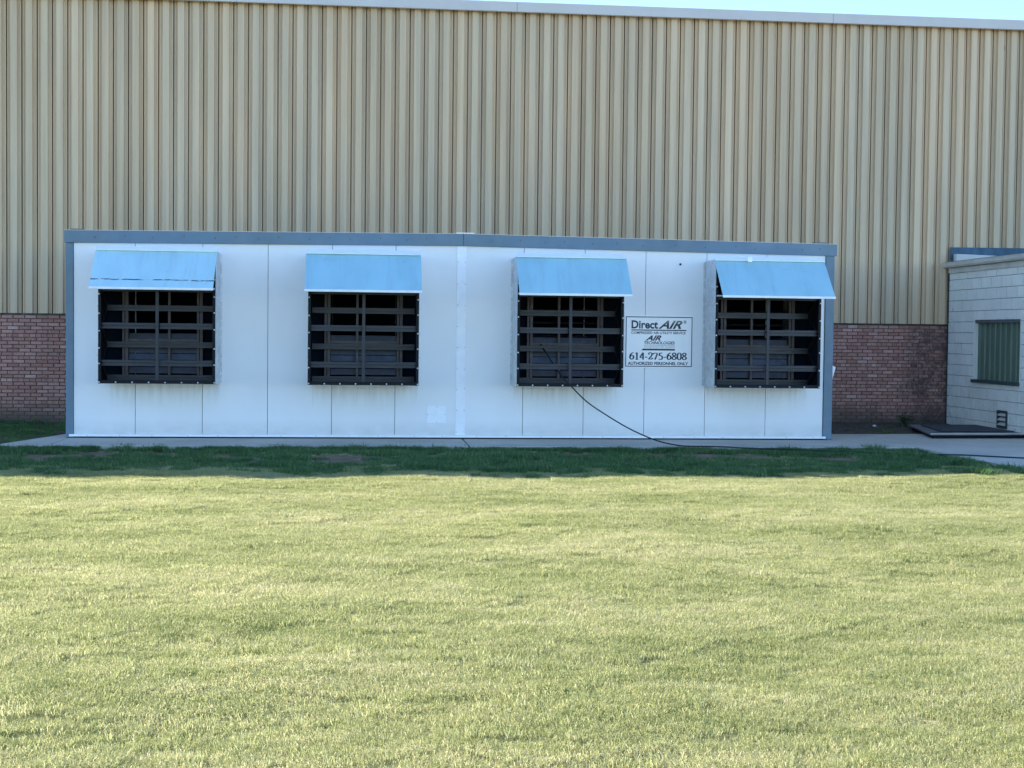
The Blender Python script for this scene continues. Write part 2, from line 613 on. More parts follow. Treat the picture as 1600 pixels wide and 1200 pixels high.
# siding sheets: three ribs each
prof = []
for k in range(3):
    u = k * PIT
    prof += [(u + 0, .142), (u + .011, .142), (u + .0125, .056), (u + .030, .056), (u + .033, .046), (u + .038, .046), (u + .041, .056),
             (u + .066, .058), (u + .078, 0), (u + .191, 0), (u + .203, .058), (u + .230, .056), (u + .233, .046), (u + .238, .046), (u + .241, .056),
             (u + PIT - .0125, .056), (u + PIT - .011, .142)]
prof.append((3 * PIT, .142))
Z0, Z1 = 1.962, 7.70
mb = MB()
n = len(prof)
mb.v = [(u, d, Z0) for u, d in prof] + [(u, d, Z1) for u, d in prof] + [(u, .145, Z0) for u, d in prof]
for i in range(n - 1):
    mb.f.append((i, i + 1, n + i + 1, n + i))
    mb.f.append((i, 2 * n + i, 2 * n + i + 1, i + 1))
me = bpy.data.meshes.new('siding_panel')
me.from_pydata(mb.v, [], mb.f)
me.materials.append(M['siding'])
for k in range(-13, 33):
    p = put('siding_panel', me, (W0 + k * 3 * PIT, WALL_Y - .03, 0), bld)
    ORG[p.name] = (0, 0, 0)
XL, XR = W0 - 39 * PIT, W0 + 99 * PIT
# mortar backing of the base, wall body, roof
base = MB().box(XL, XR, 4.048, 4.3, -.4, 1.925).build('brick_base', M['mortar'], bld)
MB().box(XL, XR, 4.12, 4.3, 1.925, 7.70).build('wall_core', M['greydark'], bld)
MB().box(XL, XR, 4.31, 24, 0, 7.70).box(XL - 16, XL - .01, 4.0, 24, 0, 7.85).build('building_body', M['greydark'], bld)
MB().box(XL, XR, 4.001, 24, 7.701, 7.838).build('roof', M['roofing'], bld)
# fascia lengths
fx = [13.41 + 6.05 * k for k in range(-5, 3)]
for a in fx:
    m = MB()
    m.v = []
    pr = [(3.86, 7.655), (3.84, 7.665), (3.84, 7.84), (3.86, 7.85), (4.0, 7.85), (4.0, 7.84), (3.868, 7.84), (3.868, 7.655)]
    k = len(pr)
    m.v = [(a + .002, y, z) for y, z in pr] + [(a + 6.046, y, z) for y, z in pr]
    m.f = [(i, (i + 1) % k, k + (i + 1) % k, k + i) for i in range(k)] + [tuple(range(k))[::-1], tuple(range(k, 2 * k))]
    m.build('fascia', M['fascia'], bld)

# bricks of the base: nearest visible ones single, the rest joined
BL, BH, CH = .190, .0535, .0677
brick_meshes = []
for s in range(4):
    m = MB()
    j = lambda q: random.uniform(-q, q)
    m.hexa([(-BL / 2 + j(.002), 0, -BH / 2 + j(.0015)), (BL / 2 + j(.002), 0, -BH / 2 + j(.0015)), (BL / 2, .05, -BH / 2), (-BL / 2, .05, -BH / 2)],
           [(-BL / 2 + j(.002), 0, BH / 2 + j(.0015)), (BL / 2 + j(.002), 0, BH / 2 + j(.0015)), (BL / 2, .05, BH / 2), (-BL / 2, .05, BH / 2)])
    brick_meshes.append(m.mesh('brick', M['brick'], bevel=.004))
spots = []
ncourse = 30
for c in range(ncourse):
    z = 1.897 - c * CH
    header = c in (5, 11, 17, 23)
    pl = .102 if header else .206
    for (xa, xb) in ((-3.0, 2.6), (11.4, 15.84)):
        x = xa + (0 if header else (c % 2) * pl / 2)
        while x < xb - .05:
            spots.append((x + pl / 2, z, header, c))
            x += pl
vis = [s for s in spots if ((-1.95 < s[0] < .84) or (13.66 < s[0] < 15.8)) and s[1] > -.02]
left = [s for s in vis if s[0] < 5 and not s[2]]
right = sorted([s for s in vis if s[0] > 5 and not s[2]], key=lambda s: s[3] * .05 + s[0])
single = (left + right)[:300]
single_set = set((round(s[0], 3), round(s[1], 3)) for s in single)
for s in single:
    put('brick', random.choice(brick_meshes), (s[0] + random.uniform(-.002, .002), 4.03 + random.uniform(-.0035, .0035), s[1]), base,
        rot=(0, random.uniform(-.006, .006), random.uniform(-.008, .008)))
mb = MB()
for s in spots:
    if (round(s[0], 3), round(s[1], 3)) in single_set:
        continue
    L = .092 if s[2] else BL
    y = 4.03 + random.uniform(-.0035, .0035)
    mb.box(s[0] - L / 2, s[0] + L / 2, y, y + .03, s[1] - BH / 2, s[1] + BH / 2)
stuff(mb.build('brickwork', M['brick'], base))

# ------------------------------------------------------------------ painted block building on the right
BX = 15.865
BY0 = -2.6
blk = empty('painted_block_building', (BX + 2, 1, 0))
tag(blk, 'low pale painted concrete block building with covered green window, built against the warehouse', 'building')
body = (MB().box(BX + .03, BX + .17, BY0 + .03, .93, -.2, 3.0).box(BX + .03, BX + .17, 2.83, 3.96, -.2, 3.0)
        .box(BX + .03, BX + .17, .93, 2.83, -.2, .93).box(BX + .03, BX + .17, .93, 2.83, 2.035, 3.0)
        .box(BX + .17, BX + 8, BY0 + .03, 3.96, -.2, 3.0)).build('block_wall', M['joint'], blk)
# window / vent openings in the side wall: y range, z range
WIN = (.955, 2.80, .93, 2.035)
VEN = (1.36, 1.76, .10, .415)
CB, LB = .2032, .4064
bcache = {}


def block(y0, y1, z0, z1):
    key = (round(y1 - y0, 3), round(z1 - z0, 3))
    if key not in bcache:
        dy, dz = (y1 - y0) / 2, (z1 - z0) / 2
        bcache[key] = MB().box(0, .09, -dy, dy, -dz, dz).mesh('concrete_block', M['block'], bevel=.005)
    put('concrete_block', bcache[key], (BX + random.uniform(-.0012, .0012), (y0 + y1) / 2, (z0 + z1) / 2), body)


for c in range(15):
    z0 = -.03 + c * CB + .0035
    z1 = z0 + CB - .007
    y = 3.955 + (c % 2) * LB / 2
    while y > BY0:
        a, b = max(y - LB + .009, BY0), min(y - .009, 3.95)
        y -= LB
        if b - a < .04:
            continue
        rects = [(a, b, z0, z1)]
        for (wy0, wy1, wz0, wz1) in (WIN, VEN):
            nr = []
            for (p, q, r, s) in rects:
                if q <= wy0 or p >= wy1 or s <= wz0 or r >= wz1:
                    nr.append((p, q, r, s))
                    continue
                if p < wy0:
                    nr.append((p, wy0, r, s))
                if q > wy1:
                    nr.append((wy1, q, r, s))
                if r < wz0 - .02:
                    nr.append((max(p, wy0), min(q, wy1), r, wz0))
                if s > wz1 + .02:
                    nr.append((max(p, wy0), min(q, wy1), wz1, s))
            rects = nr
        for (p, q, r, s) in rects:
            if q - p > .03 and s - r > .02:
                block(p, q, r, s)
# window: reveal, ribbed green cover, sill
wc = empty('window_cover', (BX, 1.8, 1.4))
wc.parent = blk
wc.location = Vector((BX, 1.8, 1.4)) - Vector(ORG[blk.name])
y0, y1, z0, z1 = WIN
pr = []
yy = y0
k = 0
while yy < y1 - .005:
    pr += [(yy, .128), (min(yy + .09, y1), .128), (min(yy + .105, y1), .105), (min(yy + .17, y1), .105), (min(yy + .18, y1), .128)]
    yy += .21
pr.append((y1, .128))
m = MB()
n = len(pr)
m.v = [(BX + d - .02, y, z0) for y, d in pr] + [(BX + d - .02, y, z1) for y, d in pr]
m.f = [(i, i + 1, n + i + 1, n + i) for i in range(n - 1)]
m.build('ribbed_sheet', M['green'], wc)
MB().box(BX + .004, BX + .14, y1 - .002, y1 + .03, z0, z1).build('window_reveal', M['block'], blk)
MB().box(BX + .004, BX + .14, y0 - .03, y0 + .002, z0, z1).build('window_reveal', M['block'], blk)
MB().box(BX + .02, BX + .14, y0, y1, z1 - .055, z1).build('window_head', M['greydark'], blk)
MB().box(BX - .035, BX + .12, y0 - .02, y1 + .03, z0 - .055, z0 + .006).build('window_sill', M['greensill'], blk, bevel=.004)
MB().box(BX + .13, BX + .16, y0 - .03, y1 + .03, z0, z1).build('window_backing', M['black'], blk)
# louvred vent
y0, y1, z0, z1 = VEN
vg = MB()
vg.box(BX - .012, BX + .03, y0, y0 + .05, z0, z1).box(BX - .012, BX + .03, y1 - .05, y1, z0, z1)
vg.box(BX - .012, BX + .03, y0 + .05, y1 - .05, z0, z0 + .03).box(BX - .012, BX + .03, y0 + .05, y1 - .05, z1 - .03, z1)
vent = vg.build('vent_grille', M['greensill'], blk)
for q in range(3):
    zz = z0 + .05 + q * .085
    MB().hexa([(BX - .016, y0 + .05, zz), (BX + .03, y0 + .05, zz + .03), (BX + .03, y1 - .05, zz + .03), (BX - .016, y1 - .05, zz)],
              [(BX - .016, y0 + .05, zz + .022), (BX + .03, y0 + .05, zz + .052), (BX + .03, y1 - .05, zz + .052), (BX - .016, y1 - .05, zz + .022)]).build('louvre_slat', M['gutter'], vent)
MB().box(BX + .031, BX + .06, y0, y1, z0, z1).build('vent_backing', M['black'], blk)
# eaves: fascia board, gutter, roof edge
MB().box(BX - .03, BX + .02, BY0 - .1, 3.93, 2.945, 3.045).build('fascia_board', M['gutter'], blk, bevel=.003)
pr = [(-.03, 3.05), (-.11, 3.05), (-.135, 3.085), (-.14, 3.135), (-.15, 3.14), (-.15, 3.15), (-.13, 3.15), (-.125, 3.09), (-.105, 3.06), (-.03, 3.06)]
m = MB()
k = len(pr)
m.v = [(BX + a, BY0 - .1, z) for a, z in pr] + [(BX + a, 3.97, z) for a, z in pr]
m.f = [(i, (i + 1) % k, k + (i + 1) % k, k + i) for i in range(k)] + [tuple(range(k))[::-1], tuple(range(k, 2 * k))]
m.quad((BX - .03, 3.968, 3.05), (BX - .11, 3.968, 3.05), (BX - .135, 3.968, 3.085), (BX - .15, 3.968, 3.15), (BX - .03, 3.968, 3.15))
m.build('gutter', M['gutter'], blk)
MB().hexa([(BX - .09, BY0 - .1, 3.085), (BX + 9, BY0 - .1, 3.20), (BX + 9, 3.86, 3.20), (BX - .09, 3.86, 3.085)],
          [(BX - .09, BY0 - .1, 3.165), (BX + 9, BY0 - .1, 3.30), (BX + 9, 3.86, 3.30), (BX - .09, 3.86, 3.165)]).build('roof', M['roofing'], blk)
# wall flashing pieces and a curb capping on the roof
for k in range(5):
    a = BX + .01 + k * 1.6
    MB().hexa([(a, 3.955, 3.21), (a + 1.596, 3.955, 3.21), (a + 1.596, 3.968, 3.21), (a, 3.968, 3.21)],
              [(a, 3.925, 3.455 + random.uniform(-.01, .01)), (a + 1.596, 3.925, 3.455 + random.uniform(-.01, .01)), (a + 1.596, 3.966, 3.455), (a, 3.966, 3.455)]).build('wall_flashing', M['flash'], blk, bevel=.002)
MB().box(BX + .02, BX + 8, 3.86, 3.952, 3.13, 3.22).build('curb', M['flash'], blk)
MB().hexa([(BX + .03, 3.72, 3.15), (BX + 1.1, 3.72, 3.19), (BX + 1.1, 3.855, 3.19), (BX + .03, 3.855, 3.15)],
          [(BX + .03, 3.72, 3.315), (BX + 1.1, 3.72, 3.285), (BX + 1.1, 3.855, 3.285), (BX + .03, 3.855, 3.315)]).build('curb_cap', M['fascia'], blk, bevel=.01)
MB().box(BX - .012, BX + .026, 3.952, 3.968, 0, 3.04).build('corner_seal', M['seam'], blk)

# low steel plate platform against the block wall
pf = empty('steel_platform', (14.9, 1.4, 0))
tag(pf, 'low dark steel plate platform on the concrete beside the block building wall', 'platform')
q = [(14.05, .36), (15.84, .46), (15.84, 2.8), (14.62, 2.75)]
MB().hexa([(x, y, .055) for x, y in q], [(x, y, .072 if y < 1 else .085) for x, y in q]).build('top_plate', M['steel'], pf, bevel=.004)
qi = [(14.12, .42), (15.83, .52), (15.83, 2.74), (14.66, 2.70)]
MB().hexa([(x, y, .0) for x, y in qi], [(x, y, .054) for x, y in qi]).build('base_frame', M['black'], pf)
m = MB().tube([(14.05, .37, .079), (15.84, .47, .079)], .011, 6)
m.build('edge_bar', M['gutter'], pf)
MB().hexa([(14.45, .9, .087), (15.8, .95, .080), (15.8, 2.5, .09), (14.75, 2.5, .09)], [(14.45, .9, .094), (15.8, .95, .092), (15.8, 2.5, .104), (14.75, 2.5, .104)]).build('cover_sheet', M['roofing'], pf)

# ------------------------------------------------------------------ modular equipment building
W = 12.2
unit = empty('equipment_enclosure', (6.1, 1.2, 0))
tag(unit, 'long white panelled equipment enclosure with blue-grey steel trim standing on the slab', 'enclosure')
DEP = 2.5


def top(x):
    return 3.197 + (3.251 - 3.197) * x / 6.13 if x < 6.13 else 3.251 + (3.193 - 3.251) * (x - 6.13) / 6.07


seams = [.114, 1.046, 2.070, 3.075, 4.074, 5.068, 6.105, 7.105, 8.086, 9.077, 10.077, 11.086, 12.052]
OPEN = [((a + b) / 2 - .58, (a + b) / 2 + .58, .98, 2.66) for a, b in HOODS]
for a, b in zip(seams[:-1], seams[1:]):
    a += .004
    b -= .004
    xsx = sorted({a, b} | {e for o in OPEN for e in o[:2] if a < e < b})
    zt = min(top(a), top(b)) - .1
    zsx = [.05, .98, 2.66, zt]
    m = MB()
    for i in range(len(xsx) - 1):
        for j in range(3):
            mx, mz = (xsx[i] + xsx[i + 1]) / 2, (zsx[j] + zsx[j + 1]) / 2
            if any(o[0] < mx < o[1] and o[2] < mz < o[3] for o in OPEN):
                continue
            m.quad((xsx[i], 0, zsx[j]), (xsx[i + 1], 0, zsx[j]), (xsx[i + 1], 0, zsx[j + 1]), (xsx[i], 0, zsx[j + 1]))
    for e in (a, b):
        m.quad((e, 0, .05), (e, .05, .05), (e, .05, zt), (e, 0, zt))
    m.build('wall_panel', M['panel'], unit)
# backing behind the seams, with the fan openings left open
m = MB()
xsx = sorted({.1, 12.08} | {e for o in OPEN for e in o[:2]})
zsx = [.03, .98, 2.66, 3.1]
for i in range(len(xsx) - 1):
    for j in range(3):
        mx, mz = (xsx[i] + xsx[i + 1]) / 2, (zsx[j] + zsx[j + 1]) / 2
        if not any(o[0] < mx < o[1] and o[2] < mz < o[3] for o in OPEN):
            m.quad((xsx[i], .052, zsx[j]), (xsx[i + 1], .052, zsx[j]), (xsx[i + 1], .052, zsx[j + 1]), (xsx[i], .052, zsx[j + 1]))
m.build('inner_frame', M['greydark'], unit)
MB().box(.03, .10, .08, DEP - .05, .04, 3.05).build('end_wall', M['panel'], unit)
MB().box(12.1, 12.17, .08, DEP - .05, .04, 3.05).build('end_wall', M['panel'], unit)
MB().box(.03, 12.17, DEP - .05, DEP, .04, 3.05).build('rear_wall', M['navy'], unit)
MB().box(.10, 12.1, .06, DEP - .06, .03, .08).build('floor', M['navy'], unit)
for a, b in ((-.01, 6.13), (6.13, 12.22)):
    MB().hexa([(a, .02, top(a) - .10), (b, .02, top(b) - .10), (b, DEP + .02, top(b) - .10), (a, DEP + .02, top(a) - .10)],
              [(a, .02, top(a) - .01), (b, .02, top(b) - .01), (b, DEP + .02, top(b) - .01), (a, DEP + .02, top(a) - .01)]).build('roof', M['fascia'], unit)
    a2 = a - .012 if a < 1 else a + .002
    b2 = b + .012 if b > 10 else b - .002
    hd = MB().hexa([(a2, -.035, top(a) - .187), (b2, -.035, top(b) - .187), (b2, .018, top(b) - .187), (a2, .018, top(a) - .187)],
                   [(a2, -.035, top(a)), (b2, -.035, top(b)), (b2, .018, top(b)), (a2, .018, top(a))]).build('header', M['grey'], unit, bevel=.004)
    x = a + .45
    i = 0
    rv = MB().disc((0, 0, 0), (0, -1, 0), .012, .008, 8).mesh('rivet', M['rivet'])
    while x < b - .2:
        put('rivet', rv, (x, -.035, top(x) - (.075 if i % 2 else .10)), hd)
        x += .41 + random.uniform(-.12, .12)
        i += 1
    MB().hexa([(a2, -.036, top(a) + .001), (b2, -.036, top(b) + .001), (b2, .02, top(b) + .001), (a2, .02, top(a) + .001)],
              [(a2, -.036, top(a) + .010), (b2, -.036, top(b) + .010), (b2, .02, top(b) + .010), (a2, .02, top(a) + .010)]).build('drip_edge', M['fascia'], unit)
MB().box(6.02, 6.30, -.02, .5, 3.262, 3.275).build('ridge_cap', M['white'], unit)
for a in (.06, 11.86):
    MB().box(a, a + .2, .0, .12, top(a) + .011, top(a) + .03).build('lifting_lug', M['greydark'], unit)
for a, b in ((0, .112), (12.056, 12.2)):
    MB().box(a, b, -.024, .075, .012, 3.006).build('corner_post', M['grey'], unit, bevel=.004)
MB().box(.0, .11, .076, DEP, 3.0, 3.05).build('end_rail', M['grey'], unit)
MB().box(12.09, 12.2, .076, DEP, 3.0, 3.05).build('end_rail', M['grey'], unit)
strip = MB().box(6.032, 6.183, -.009, -.0005, .062, 3.062).build('joint_strip', M['white'], unit, bevel=.002)
rv = MB().disc((0, 0, 0), (0, -1, 0), .007, .004, 8).mesh('rivet', M['rivet2'])
for i in range(9):
    for x in (6.047, 6.168):
        put('rivet', rv, (x + random.uniform(-.003, .003), -.009, .12 + i * .335 + random.uniform(-.02, .02)), strip)
tr = MB().hexa([(.05, -.034, .022), (12.10, -.034, .022), (12.10, -.001, .022), (.05, -.001, .022)],
               [(.05, -.034, .056), (12.10, -.034, .056), (12.10, -.001, .060), (.05, -.001, .060)]).build('base_trim', M['white'], unit, bevel=.002)
for i in range(24):
    put('rivet', rv, (.3 + i * .505 + random.uniform(-.04, .04), -.034, .041), tr)
MB().box(.04, 12.14, .03, DEP, .001, .028).build('base_skid', M['black'], unit)
pp = MB().box(5.575, 5.885, -.006, -.0005, .252, .525).build('cover_plate', M['white'], unit, bevel=.002)
for x, z in ((5.73, .512), (5.73, .265), (5.59, .39), (5.87, .39)):
    put('rivet', rv, (x, -.006, z), pp)
MB().disc((9.64, -.0005, 2.833), (0, -1, 0), .017, .02, 12).build('knob', M['black'], unit)
# little white plate on a bracket round the right end
MB().box(12.171, 12.30, .32, .34, 1.02, 1.05).build('bracket', M['grey'], unit)
MB().hexa([(12.205, .30, .95), (12.305, .30, .97), (12.305, .312, .97), (12.205, .312, .95)],
          [(12.202, .30, 1.25), (12.36, .30, 1.19), (12.36, .312, 1.19), (12.202, .312, 1.25)]).build('placard', M['white'], unit)

# ------------------------------------------------------------------ exhaust hoods with filter racks
HD = .70
HZ0, HZ1 = .866, 2.885
hood_labels = [
    'metal air hood nearest the left corner post, blue flap scuffed with a dark line',
    'metal air hood with blue flap just left of the white vertical joint strip',
    'metal air hood with blue flap beside the lettered sign, a black cable hanging out',
    'metal air hood at the right end, small white latch above its blue flap',
]
scr = MB().disc((0, 0, 0), (0, -1, 0), .0125, .012, 8).mesh('screw', M['screw'])
scrx = MB().disc((0, 0, 0), (1, 0, 0), .014, .012, 8).mesh('screw', M['screw'])


def hood(idx, a, b):
    c = (a + b) / 2
    h = empty('air_hood', (c, -.35, HZ0))
    tag(h, hood_labels[idx], 'air hood', 'air hoods along the enclosure front')
    T = .012
    # casing: four sheets
    m = MB()
    m.box(a, a + T, -HD, -.003, HZ0, HZ1)
    cas = m.build('casing_side', M['galv'], h, bevel=.002)
    cas2 = MB().box(b - T, b, -HD, -.003, HZ0, HZ1).build('casing_side', M['galv'], h, bevel=.002)
    MB().box(a + T, b - T, -HD, -.003, HZ0, HZ0 + T).build('casing_bottom', M['galv'], h)
    MB().hexa([(a + T, -HD, HZ1 - T), (b - T, -HD, HZ1 - T), (b - T, -.003, HZ1 - T), (a + T, -.003, HZ1 - T)],
              [(a + T, -HD, HZ1 - .001), (b - T, -HD, HZ1 - .001), (b - T, -.003, HZ1 + .004), (a + T, -.003, HZ1 + .004)]).build('casing_top', M['galv'], h)
    # wall flange strips with screws
    for x0, x1, sx in ((a - .028, a - .001, a - .015), (b + .001, b + .028, b + .015)):
        fl = MB().box(x0, x1, -.005, -.0015, HZ0 + .01, HZ1 - .02).build('wall_flange', M['galv'], h)
        for i in range(5):
            put('screw', scr, (sx, -.005, HZ0 + .1 + i * .42), fl, scale=(.8, .8, .8))
    # dark lining
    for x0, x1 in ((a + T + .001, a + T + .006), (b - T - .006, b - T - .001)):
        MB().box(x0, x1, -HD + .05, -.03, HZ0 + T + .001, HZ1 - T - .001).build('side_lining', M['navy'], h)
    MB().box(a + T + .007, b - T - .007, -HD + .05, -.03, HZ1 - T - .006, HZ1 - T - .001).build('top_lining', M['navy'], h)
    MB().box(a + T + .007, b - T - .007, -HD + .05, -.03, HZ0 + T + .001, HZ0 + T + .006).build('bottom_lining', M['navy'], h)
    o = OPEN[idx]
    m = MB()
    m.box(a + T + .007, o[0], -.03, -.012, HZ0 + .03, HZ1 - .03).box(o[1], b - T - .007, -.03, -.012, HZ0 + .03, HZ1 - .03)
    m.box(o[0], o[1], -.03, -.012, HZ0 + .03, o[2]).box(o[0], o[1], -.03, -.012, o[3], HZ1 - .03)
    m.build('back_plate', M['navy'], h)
    # front frame
    FW = .045
    fy0, fy1 = -HD - .012, -HD + .02
    ff = []
    ff.append(MB().box(a + .003, a + FW, fy0, fy1, HZ0 + .004, HZ1 - .01).build('frame_upright', M['black'], h, bevel=.002))
    ff.append(MB().box(b - FW, b - .003, fy0, fy1, HZ0 + .004, HZ1 - .01).build('frame_upright', M['black'], h, bevel=.002))
    fb = MB().box(a + FW, b - FW, fy0 + .002, fy1, HZ0 + .004, HZ0 + FW + .01).build('frame_sill', M['black'], h, bevel=.002)
    MB().box(a + FW, b - FW, fy0 + .002, fy1, HZ1 - .06, HZ1 - .012).build('frame_head', M['black'], h, bevel=.002)
    MB().box(c - .024, c + .024, fy0 + .006, fy1 - .002, HZ0 + FW + .01, HZ1 - .06).build('mullion', M['bar'], h, bevel=.003)
    for i in range(8):
        put('screw', scr, (a + .018 + (b - a - .036) * i / 7, fy0 + .002 if 0 < i < 7 else fy0, HZ0 + .024), fb)
    for f_, x in ((ff[0], a + .018), (ff[1], b - .018)):
        for i in range(1, 8):
            put('screw', scr, (x, fy0, HZ0 + .024 + i * .262 + random.uniform(-.02, .02)), f_)
    for i in range(6):
        put('screw', scrx, (b, -HD + .03, HZ0 + .06 + i * .37), cas2)
        s = put('screw', scrx, (a, -HD + .03, HZ0 + .06 + i * .37), cas, rot=(0, 0, math.pi))
    # V rack: channels alternately near the front and deep inside, zigzag brackets between them
    rows = [(-.20, 2.575), (-.63, 2.30), (-.20, 2.016), (-.63, 1.74), (-.20, 1.453), (-.63, 1.18), (-.20, .945)]
    for y, z in rows:
        for x0, x1 in (((a + .03, c - .028), (c + .028, b - .03)) if y < -.4 else ((a + .03, b - .03),)):
            m = MB()
            m.box(x0, x1, y - .012, y + .03, z + .008, z + .044)
            m.box(x0, x1, y - .006, y + .03, z - .044, z - .008)
            m.box(x0, x1, y + .022, y + .028, z - .008, z + .008)
            m.build('rack_channel', M['bar'], h)
    for x0, x1 in ((a + .02, a + .05), (b - .05, b - .02)):
        for (ya, za), (yb, zb) in zip(rows[:-1], rows[1:]):
            MB().hexa([(x0, ya, za - .045), (x1, ya, za - .045), (x1, yb, zb - .045), (x0, yb, zb - .045)],
                      [(x0, ya, za + .045), (x1, ya, za + .045), (x1, yb, zb + .045), (x0, yb, zb + .045)]).build('zigzag_bracket', M['black'], h)
    # fan shutter on the wall opening
    for x in (o[0] - .03, o[1] - .06):
        sf = MB()
        sf.box(x, x + .035, -.105, -.032, o[2] - .04, o[3] + .04).box(x + .045, x + .09, -.115, -.032, o[2] - .04, o[3] + .04)
        sf.build('shutter_post', M['brown'], h)
    xm = c + (.10 if idx in (0, 2) else -.10) * (1 if idx == 0 else -1 if idx == 2 else 1)
    MB().box(xm - .018, xm + .018, -.11, -.04, o[2], o[3]).build('shutter_post', M['brown'], h)
    MB().box(o[0] + .06, o[1] - .06, -.105, -.035, 1.50, 1.54).build('shutter_rail', M['brown'], h)
    nb = 16
    for i in range(nb):
        z = o[2] + .03 + i * (o[3] - o[2]) / nb
        if 6 <= i <= 12:
            if idx in (0, 1) or i > 10:
                continue
        ang = .15 if i < 6 else .35
        ang = 1.25 if 6 <= i <= 12 else ang
        m = MB()
        dz, dy = .095 * math.cos(ang), .095 * math.sin(ang)
        m.hexa([(o[0] + .065, -.06, z), (o[1] - .065, -.06, z), (o[1] - .065, -.054, z), (o[0] + .065, -.054, z)],
               [(o[0] + .065, -.06 + dy, z + dz), (o[1] - .065, -.06 + dy, z + dz), (o[1] - .065, -.054 + dy, z + dz), (o[0] + .065, -.054 + dy, z + dz)])
        m.build('shutter_blade', M['blade'], h)
    # rain flap hung from the top front edge
    fa, fb_ = a - .028, b + .018
    if idx == 3:
        fb_ = b + .028
    sag = (.0, .006, -.004, .004)[idx]
    y0f, z0f, y1f, z1f = -HD - .016, 2.862, -HD - .56, 2.292 + sag
    nrm = Vector((0, -(z0f - z1f), -(y1f - y0f))).normalized() * .016
    m = MB()
    nseg = 8
    org = (c, y0f, z0f)
    vv = []
    for i in range(nseg + 1):
        x = fa + (fb_ - fa) * i / nseg
        for (yy_, zz_, bow) in ((y0f, z0f, 0), ((y0f + y1f) / 2, (z0f + z1f) / 2, 1), (y1f, z1f, .4)):
            d = .004 * bow * math.sin(i * 1.7 + idx * 2.1)
            vv.append(((x, yy_ + nrm.y + d, zz_ + nrm.z), (x, yy_, zz_)))
    k = len(vv)
    m.v = [p[0] for p in vv] + [p[1] for p in vv]
    for i in range(nseg):
        for j in range(2):
            q = i * 3 + j
            m.f.append((q, q + 3, q + 4, q + 1))
            m.f.append((k + q, k + q + 1, k + q + 4, k + q + 3))
    for i in range(nseg):
        q = i * 3
        m.f.append((q, k + q, k + q + 3, q + 3))
        q += 2
        m.f.append((q, q + 3, k + q + 3, k + q))
    for q in (0, nseg * 3):
        for j in range(2):
            m.f.append((q + j, q + j + 1, k + q + j + 1, k + q + j))
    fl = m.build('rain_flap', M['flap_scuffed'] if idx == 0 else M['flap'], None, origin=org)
    fl.parent = h
    fl.location = Vector(org) - Vector(ORG[h.name])
    fl.name = 'rain_flap'
    ORG[fl.name] = org
    MB().box(fa - .004, fb_ + .004, y1f - .026, y1f - .006, z1f - .024, z1f + .014).build('flap_hem', M['hem'], fl, bevel=.003)
    # hinge angle on top
    hg = MB().hexa([(fa + .004, -HD - .066, 2.862), (fb_ - .004, -HD - .066, 2.862), (fb_ - .004, -HD + .06, HZ1 + .005), (fa + .004, -HD + .06, HZ1 + .005)],
                   [(fa + .004, -HD - .068, 2.872), (fb_ - .004, -HD - .068, 2.872), (fb_ - .004, -HD + .06, 2.938), (fa + .004, -HD + .06, 2.938)]).build('hinge_angle', M['white'], h, bevel=.003)
    if idx == 3:
        MB().box(c - .37, c - .30, -HD - .085, -HD - .066, 2.845, 2.925).build('latch', M['white'], hg, bevel=.004)
    for s in (a + .012, b - .032):
        MB().hexa([(s, y1f + .01, z1f - .004), (s + .018, y1f + .01, z1f - .004), (s + .018, -HD - .013, z1f + .005), (s, -HD - .013, z1f + .005)],
                  [(s, y1f + .01, z1f + .012), (s + .018, y1f + .01, z1f + .012), (s + .018, -HD - .013, z1f + .03), (s, -HD - .013, z1f + .03)]).build('flap_stay', M['galv'], h)
    return h


for i, (a, b) in enumerate(HOODS):
    hood(i, a, b)

# ------------------------------------------------------------------ sign
SX, SZ = 8.742, 1.155
SW, SH = 9.868 - 8.742, 2.005 - 1.155
sign = empty('company_sign', (SX + SW / 2, -.01, SZ))
tag(sign, 'white rectangular sign with dark lettering and phone number beside the hood with the cable', 'sign')
MB().box(SX, SX + SW, -.010, -.003, SZ, SZ + SH).build('sign_board', M['signface'], sign, bevel=.0015)
bo = .026
t = .014
m = MB()
x0, x1, z0, z1 = 8.760, 9.853, 1.176, 1.984
yb = -.0112
for (p, q, r, s) in ((x0, x1, z0, z0 + t), (x0, x1, z1 - t, z1), (x0, x0 + t, z0 + t, z1 - t), (x1 - t, x1, z0 + t, z1 - t)):
    m.quad((p, yb, r), (q, yb, r), (q, yb, s), (p, yb, s))
m.build('border_line', M['ink'], sign)


def text(s, xl, xr, zb, zh, m, name, shear=0.0, offset=0.0, y=-.0113):
    """flat lettering fitted to a box: xl..xr wide, cap height zh above baseline zb"""
    cu = bpy.data.curves.new('t', 'FONT')
    cu.body = s
    cu.shear = shear
    cu.offset = offset
    cu.resolution_u = 3
    o = bpy.data.objects.new('t', cu)
    COL.objects.link(o)
    bpy.context.view_layer.update()
    me = bpy.data.meshes.new_from_object(o.evaluated_get(bpy.context.evaluated_depsgraph_get()))
    bpy.data.objects.remove(o)
    co = np.empty(len(me.vertices) * 3)
    me.vertices.foreach_get('co', co)
    co = co.reshape(-1, 3)
    mnx, mxx = co[:, 0].min(), co[:, 0].max()
    cap = .729
    so = ORG[sign.name]
    out = np.empty_like(co)
    out[:, 0] = (co[:, 0] - mnx) / (mxx - mnx) * (xr - xl)
    out[:, 1] = 0
    out[:, 2] = co[:, 1] / cap * zh
    me.vertices.foreach_set('co', out.ravel())
    me.update()
    me.materials.clear()
    me.materials.append(m)
    ob = bpy.data.objects.new(name, me)
    COL.objects.link(ob)
    ob.parent = sign
    ob.location = (xl - so[0], y - so[1], zb - so[2])
    return ob


